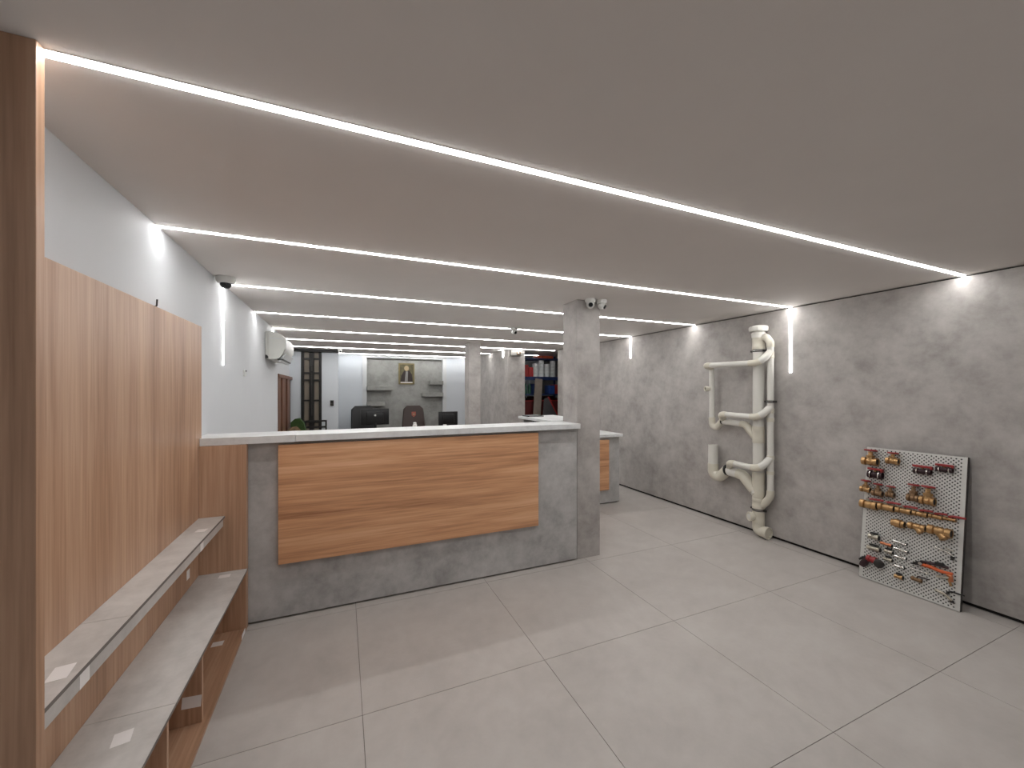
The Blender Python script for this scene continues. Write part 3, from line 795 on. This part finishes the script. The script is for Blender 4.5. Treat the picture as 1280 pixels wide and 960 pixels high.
o = on_board('black_hose', 'short black hose end sticking past the free edge of the board', 'hose', 0.57, 0.118)
MB().tube(rounded([(-.035, -.008, -.015), (-.015, -.008, .006), (.055, -.008, .006)], .02), .0055, 8).build('hose', 'rubber_black', o)
MB().lathe([(0, .008), (.012, .008)], (-.037, -.009, -.024), (.6,0,.8), 8).build('ferrule', 'steel_dark', o)

# ------------------------------------------------------------------ rear office
def portrait():
    t = thing('framed_portrait', 'small framed portrait of a figure in dark clothes hung in the niche', 'picture', (1.50, 10.32, 1.97))
    x0, x1, z0, z1 = 1.30, 1.695, 1.735, 2.27
    y = 10.329
    fr = MB()
    fr.box((x0, y-.025, z0), (x0+.028, y, z1)).box((x1-.028, y-.025, z0), (x1, y, z1)).box((x0, y-.025, z0), (x1, y, z0+.03)).box((x0, y-.025, z1-.03), (x1, y, z1))
    fr.build('frame', 'frame_gold', t, smooth=False)
    cv = B((x0+.02, y-.012, z0+.02), (x1-.02, y-.001, z1-.02)).build('canvas', 'canvas_olive', t, smooth=False)
    cx = (x0+x1)/2
    MB().prism([(cx-.15, z0+.07), (cx+.15, z0+.07), (cx+.135, z0+.25), (cx+.07, z0+.345), (cx-.06, z0+.345), (cx-.13, z0+.22)], 1, y-.0135, y-.012).build('painted_coat', 'canvas_dark', cv, smooth=False)
    MB().prism([(cx-.045, z0+.07), (cx+.03, z0+.07), (cx+.035, z0+.33), (cx-.02, z0+.33)], 1, y-.0145, y-.0135).build('painted_shirt', 'canvas_grey', cv, smooth=False)
    MB().prism([(cx+.055*math.cos(a)*1.05, z0+.405+.068*math.sin(a)) for a in [2*math.pi*k/16 for k in range(16)]], 1, y-.0155, y-.0135).build('painted_head', 'canvas_pale', cv, smooth=False)
    B((x0+.05, y-.014, z0+.035), (x1-.05, y-.012, z0+.058)).build('caption_strip', 'paper', cv, smooth=False)
portrait()

def office_chair(x, y, rz, mat, label, wtop=0.46, wbot=0.50, ztop=1.22, emblem=False):
    t = thing('office_chair', label, 'chair', (x, y, 0), local=True)
    t.rotation_euler = (0, 0, rz)
    bm = []
    n = 9
    m = MB(); vs = []; fs = []
    zb = 0.50
    for j in range(n+1):
        s = j/n; z = zb + (ztop-zb)*s
        hw = (wbot*(1-s) + wtop*s)/2
        if s > 0.86: hw *= math.sqrt(max(0.02, 1-((s-0.86)/0.14)**2*0.55))
        yo = -0.22 - 0.10*s
        row = []
        for (px, py) in ((-1, .0), (-.92, -.035), (-.5, -.055), (0, -.06), (.5, -.055), (.92, -.035), (1, 0), (.92, .035), (.5, .045), (0, .04), (-.5, .045), (-.92, .035)):
            row.append((hw*px, yo+py, z))
        vs += row
    for j in range(n):
        for k in range(12):
            k2 = (k+1) % 12
            fs.append((j*12+k, j*12+k2, (j+1)*12+k2, (j+1)*12+k))
    fs.append(tuple(reversed(range(12)))); fs.append(tuple(n*12+k for k in range(12)))
    m.add(vs, fs); bk = m.build('backrest', mat, t)
    MB().bbox((-.25, -.22, .44), (.25, .26, .53), .035).build('seat', mat, t)
    for s in (-1, 1):
        MB().tube(rounded([(s*.27, -.22, .5), (s*.29, -.2, .68), (s*.29, .12, .68), (s*.26, .15, .48)], .05), .018, 8).build('armrest', 'black_plastic', t)
    MB().lathe([(0, .03), (.3, .025)], (0, 0, .14), (0,0,1), 12).build('gas_post', 'chrome', t)
    for k in range(5):
        a = 2*math.pi*k/5
        MB().tube([(0, 0, .14), (.28*math.cos(a), .28*math.sin(a), .07)], [.03, .018], 8).build('leg', 'black_plastic', t)
        MB().lathe([(-.015, .03), (.015, .03)], (.28*math.cos(a), .28*math.sin(a), .03), (-math.sin(a), math.cos(a), 0), 12).build('caster', 'black_plastic', t)
    if emblem:
        MB().prism([(-.05, 1.06), (-.05, .98), (0, .93), (.05, .98), (.05, 1.06)], 1, -.25, -.232).build('emblem', 'emblem_red', bk)
        MB().lathe([(0, .025), (.006, .022)], (0, -.232, 1.0), (0,1,0), 12).build('emblem_center', 'canvas_pale', bk)
    return t
# chairs turned with their fronts towards the customer side (backrest away) or towards the wall
office_chair(0.45, 9.55, R(184), 'leather_black', 'black leather office chair behind the larger monitor', 0.50, 0.52, 1.22)
office_chair(1.58, 9.55, R(177), 'leather_brown', 'dark brown leather office chair with a reddish emblem on its back', 0.46, 0.60, 1.21, True)

dk = thing('office_desk', 'long dark wooden desk carrying two black monitors', 'desk', (1.35, 8.9, 0))
B((0.05, 8.45, 0.705), (2.70, 9.15, 0.745), 0.004).build('desktop', 'desk_wood', dk, smooth=False)
for x in (0.08, 1.33, 2.64):
    B((x, 8.50, 0), (x+0.03, 9.10, 0.705)).build('leg_panel', 'desk_wood', dk, smooth=False)
B((0.11, 8.53, 0.25), (2.64, 8.55, 0.705)).build('modesty_panel', 'desk_wood', dk, smooth=False)
def monitor(cx, cy, wd, z0, z1, label, logo):
    t = thing('monitor', label, 'monitor', (cx, cy, 0.745))
    B((cx-wd/2, cy-.012, z0), (cx+wd/2, cy+.018, z1), 0.006).build('display', 'black_plastic', t)
    B((cx-wd/2+.012, cy+.018, z0+.015), (cx+wd/2-.012, cy+.0195, z1-.012)).build('screen', 'screen_dark', t)
    b = B((cx-wd*.3, cy-.045, z0+(z1-z0)*.12), (cx+wd*.3, cy-.010, z0+(z1-z0)*.82), 0.014).build('back_cover', 'black_plastic', t)
    if logo:
        MB().lathe([(0, .020), (.002, .020)], (cx, cy-.0465, z0+(z1-z0)*.60), (0,1,0), 16).build('logo', 'plastic_white', b)
    MB().bbox((cx-.03, cy-.03, .76), (cx+.03, cy, z0+.1), .006).build('neck', 'black_plastic', t)
    MB().bbox((cx-.13, cy-.11, .746), (cx+.13, cy+.09, .762), .006).build('base', 'black_plastic', t)
monitor(0.625, 8.75, 0.56, 0.86, 1.20, 'larger black monitor with a pale round logo on its back', True)
monitor(2.21, 8.85, 0.44, 0.79, 1.10, 'smaller plain black monitor at the far end of desk', False)
def note(x, y, wd, dp, hh, label, rz=0.0):
    o = thing('paper_stack', label, 'papers', (x, y, 0.745))
    for k in range(3):
        MB().obox((x+.004*k, y-.003*k, .7455+hh*(k+.5)/3), (wd, dp, hh/3*.96), Matrix.Rotation(rz+.06*k, 3, 'Z')).build('sheaf', 'paper', o, smooth=False)
note(1.88, 8.70, 0.24, 0.20, 0.045, 'stack of white papers beside the smaller monitor', 0.1)
note(1.10, 8.62, 0.15, 0.12, 0.05, 'small stack of white papers beside the larger monitor', 0.2)
note(0.98, 8.55, 0.08, 0.08, 0.03, 'little block of white notes in front of the larger monitor', 0.3)
tb = thing('tissue_box', 'white tissue box with a raised tissue in front of brown chair', 'tissue box', (1.42, 8.65, 0.745))
MB().bbox((1.31, 8.58, .746), (1.53, 8.72, .80), .005).build('box', 'ceramic', tb)
MB().lathe([(0, .035), (.03, .05), (.06, .03), (.085, .04), (.10, .01)], (1.43, 8.65, .80), (0,0,1), 8).build('tissue', 'paper', tb)
tag(MB().lathe([(0, .03), (.003, .035), (.09, .038), (.09, .034), (.006, .03)], (2.062, 8.55, .7455), (0,0,1), 16).build('paper_cup', 'ceramic', loc=(2.062, 8.55, .7455)),
    'white cup standing next to the stack of papers on the desk', 'cup')
nb = thing('notebook', 'flat black notebook on the return counter top behind the pillar', 'notebook', (1.98, 4.1, 1.29))
B((1.93, 4.02, 1.2905), (2.12, 4.20, 1.303), .002).build('cover', 'black_plastic', nb)
B((1.933, 4.017, 1.293), (2.117, 4.197, 1.2995)).build('pages', 'paper_print', nb, smooth=False)

# green and olive padded chairs by the iron window
def padded_chair(x, y, rz, mat, label, wd, ztop):
    t = thing('padded_chair', label, 'chair', (x, y, 0), local=True); t.rotation_euler = (0, 0, rz)
    MB().prism([(-wd/2, .55), (wd/2, .55), (wd/2+.02, .80), (wd/2-.02, ztop-.09), (wd*.12, ztop), (-wd*.2, ztop-.01), (-wd/2, ztop-.08)], 1, -.24, -.16).build('backrest', mat, t)
    MB().bbox((-wd/2, -.2, .40), (wd/2, .22, .47), .02).build('seat', mat, t)
    for sx in (-1, 1):
        for sy in (-1, 1):
            MB().tube([(sx*wd*.42, sy*.17, 0), (sx*wd*.42, sy*.17, .55 if sy < 0 else .41)], .012, 8).build('leg', 'black_metal', t)
padded_chair(-0.745, 8.66, R(-8), 'green_fabric', 'green padded chair standing before the iron window', 0.24, 1.06)
padded_chair(-0.80, 7.85, R(15), 'olive_fabric', 'brown patterned padded chair beside the slatted wooden door', 0.26, 0.97)

rk = thing('metal_stand', 'open black metal stand in front of the iron window', 'stand', (-0.5, 9.05, 0))
for x in (-0.70, -0.315):
    for y in (8.95, 9.15):
        B((x-.012, y-.012, 0), (x+.012, y+.012, 0.965)).build('leg', 'black_metal', rk, smooth=False)
for z in (0.40, 0.83, 0.955):
    for y in (8.95, 9.15):
        B((-0.70, y-.010, z-.010), (-0.315, y+.010, z+.010)).build('rail', 'black_metal', rk, smooth=False)
    for x in (-0.70, -0.315):
        B((x-.010, 8.95, z-.010), (x+.010, 9.15, z+.010)).build('rail', 'black_metal', rk, smooth=False)

ic = thing('intercom', 'small dark intercom on the white rear partition', 'intercom', (-0.21, 9.35, 1.31))
B((-0.245, 9.325, 1.25), (-0.175, 9.3495, 1.37), .005).build('housing', 'steel_dark', ic)
B((-0.232, 9.322, 1.315), (-0.188, 9.326, 1.355)).build('display', 'screen_dark', ic)

# ------------------------------------------------------------------ storeroom rack and goods
rc = thing('storage_rack', 'blue metal storage rack in the dark storeroom doorway', 'rack', (4.3, 8.45, 0))
for x in (3.66, 4.86):
    for y in (8.22, 8.66):
        B((x-.02, y-.02, 0), (x+.02, y+.02, H-0.02)).build('post', 'rack_blue', rc, smooth=False)
SH = (0.12, 0.98, 1.50, 1.90, 2.33)
for z in SH:
    B((3.64, 8.20, z-0.03), (4.88, 8.68, z)).build('shelf', 'rack_blue', rc, smooth=False)
B((3.64, 8.195, 1.82), (4.88, 8.22, 1.90)).build('beam', 'rack_blue', rc, smooth=False)
def boxes(items, name, mat, cat, group, labs):
    for (x0, x1, y0_, y1_, z0_, z1_), lab in zip(items, labs):
        t = thing(name, lab, cat, ((x0+x1)/2, (y0_+y1_)/2, z0_), group)
        B((x0, y0_, z0_), (x1, y1_, z1_), .004).build('carton', mat, t, smooth=False)
        B((x0-.0005, (y0_+y1_)/2-.02, z1_-.002), (x1+.0005, (y0_+y1_)/2+.02, z1_+.0008)).build('tape', 'paper_print', t, smooth=False)
boxes([(4.19+.14*k, 4.32+.14*k, 8.24, 8.5, 2.331, 2.395) for k in range(3)], 'small_box', 'box_orange', 'box', 'orange boxes on the rack top', ['small orange box on the rack top nearest the storeroom light strip', 'small orange box between two others on the rack top', 'small orange box on the rack top farthest from the storeroom light strip'])
boxes([(3.72+.12*k, 3.83+.12*k, 8.24, 8.5, 1.901, 2.12+.05*(k % 2)) for k in range(3)], 'parts_box', 'box_red', 'box', 'red boxes beside white rolls', ['short upright red box against the rack post above the bottles', 'taller upright red box between two shorter red boxes', 'short upright red box right beside the stacked white rolls'])
for i in range(4):
    for j in range(5 if i % 2 else 4):
        t = thing('tape_roll', ['bottom', 'second', 'third', 'fourth', 'fifth'][j] + ' white roll from the shelf in the ' + ['stack touching the red boxes', 'stack second from the red boxes', 'stack third from the red boxes', 'stack farthest from the red boxes'][i], 'roll', (4.16+.155*i, 8.32, 1.901+.078*j), 'white rolls stacked on the rack')
        MB().lathe([(0, .04), (0, .068), (.072, .068), (.072, .04)], (4.16+.155*i, 8.32, 1.901+.078*j), (0,0,1), 16, closed=True).build('roll', 'roll_white', t)
        MB().lathe([(0, .034), (0, .0395), (.073, .0395), (.073, .034)], (4.16+.155*i, 8.32, 1.9008+.078*j), (0,0,1), 14, closed=True).build('core', 'plank_grey', t)
for i in range(3):
    t = thing('bottle', ['dark green bottle at the rack post', 'dark green bottle between two other bottles', 'dark green bottle next to the tall blue box'][i], 'bottle', (3.80+.10*i, 8.30, 1.501), 'green bottles on the rack')
    MB().lathe([(0, .036), (.16, .038), (.20, .03), (.23, .014), (.25, .014)], (3.80+.10*i, 8.30, 1.501), (0,0,1), 14).build('bottle_body', 'bottle_green', t)
    MB().lathe([(0, .017), (.03, .017)], (3.80+.10*i, 8.30, 1.751), (0,0,1), 12).build('cap', 'paper_print', t)
boxes([(4.10, 4.28, 8.24, 8.5, 1.501, 1.74), (4.50, 4.64, 8.24, 8.5, 1.501, 1.70)], 'blue_box', 'box_blue', 'box', 'blue boxes on the rack', ['tall blue box beside the green bottles on the rack', 'low blue box beside the red box on the rack'])
boxes([(4.65, 4.80, 8.24, 8.5, 1.501, 1.72)], 'red_box', 'box_red', 'box', None, ['red box at the end of the rack middle board'])
for i in range(3):
    x0 = 3.70 + .38*i
    t = thing('storage_bin', ['dark red open bin below the green bottles', 'dark red open bin behind the leaning plank', 'dark red open bin behind the dark slate sheet'][i], 'bin', (x0+.17, 8.4, .981), 'dark red bins on the rack')
    m = MB().box((x0, 8.21, .981), (x0+.35, 8.215, 1.34)).box((x0, 8.60, .981), (x0+.35, 8.605, 1.44)).box((x0, 8.21, .981), (x0+.005, 8.605, 1.40)).box((x0+.345, 8.21, .981), (x0+.35, 8.605, 1.40)).box((x0, 8.21, .981), (x0+.35, 8.605, .987))
    m.build('shell', 'box_maroon', t, smooth=False)
    B((x0-.002, 8.20, 1.33), (x0+.352, 8.22, 1.35)).build('lip', 'box_red', t, smooth=False)
lp = thing('leaning_plank', 'grey brown plank leaning against the storeroom rack', 'plank', (4.03, 7.95, 0))
Mx = Matrix.Rotation(R(6), 3, 'Y') @ Matrix.Rotation(R(-5), 3, 'X')
MB().obox((4.05, 8.03, 0.935), (0.19, 0.025, 1.84), Mx, .002).build('board', 'plank_grey', lp, smooth=False)
lpn = thing('leaning_sheet', 'dark slate sheet with a slanted red edge leaning in the doorway', 'sheet', (4.25, 7.85, 0))
MB().prism([(4.03, 0.002), (4.46, 0.002), (4.46, 1.0), (4.22, 1.42), (4.13, 1.40)], 1, 7.80, 7.83).build('sheet', 'slate', lpn, smooth=False)
MB().prism([(4.46, 1.0), (4.485, 1.0), (4.24, 1.445), (4.22, 1.42)], 1, 7.798, 7.832).build('edge_trim', 'box_red', lpn, smooth=False)
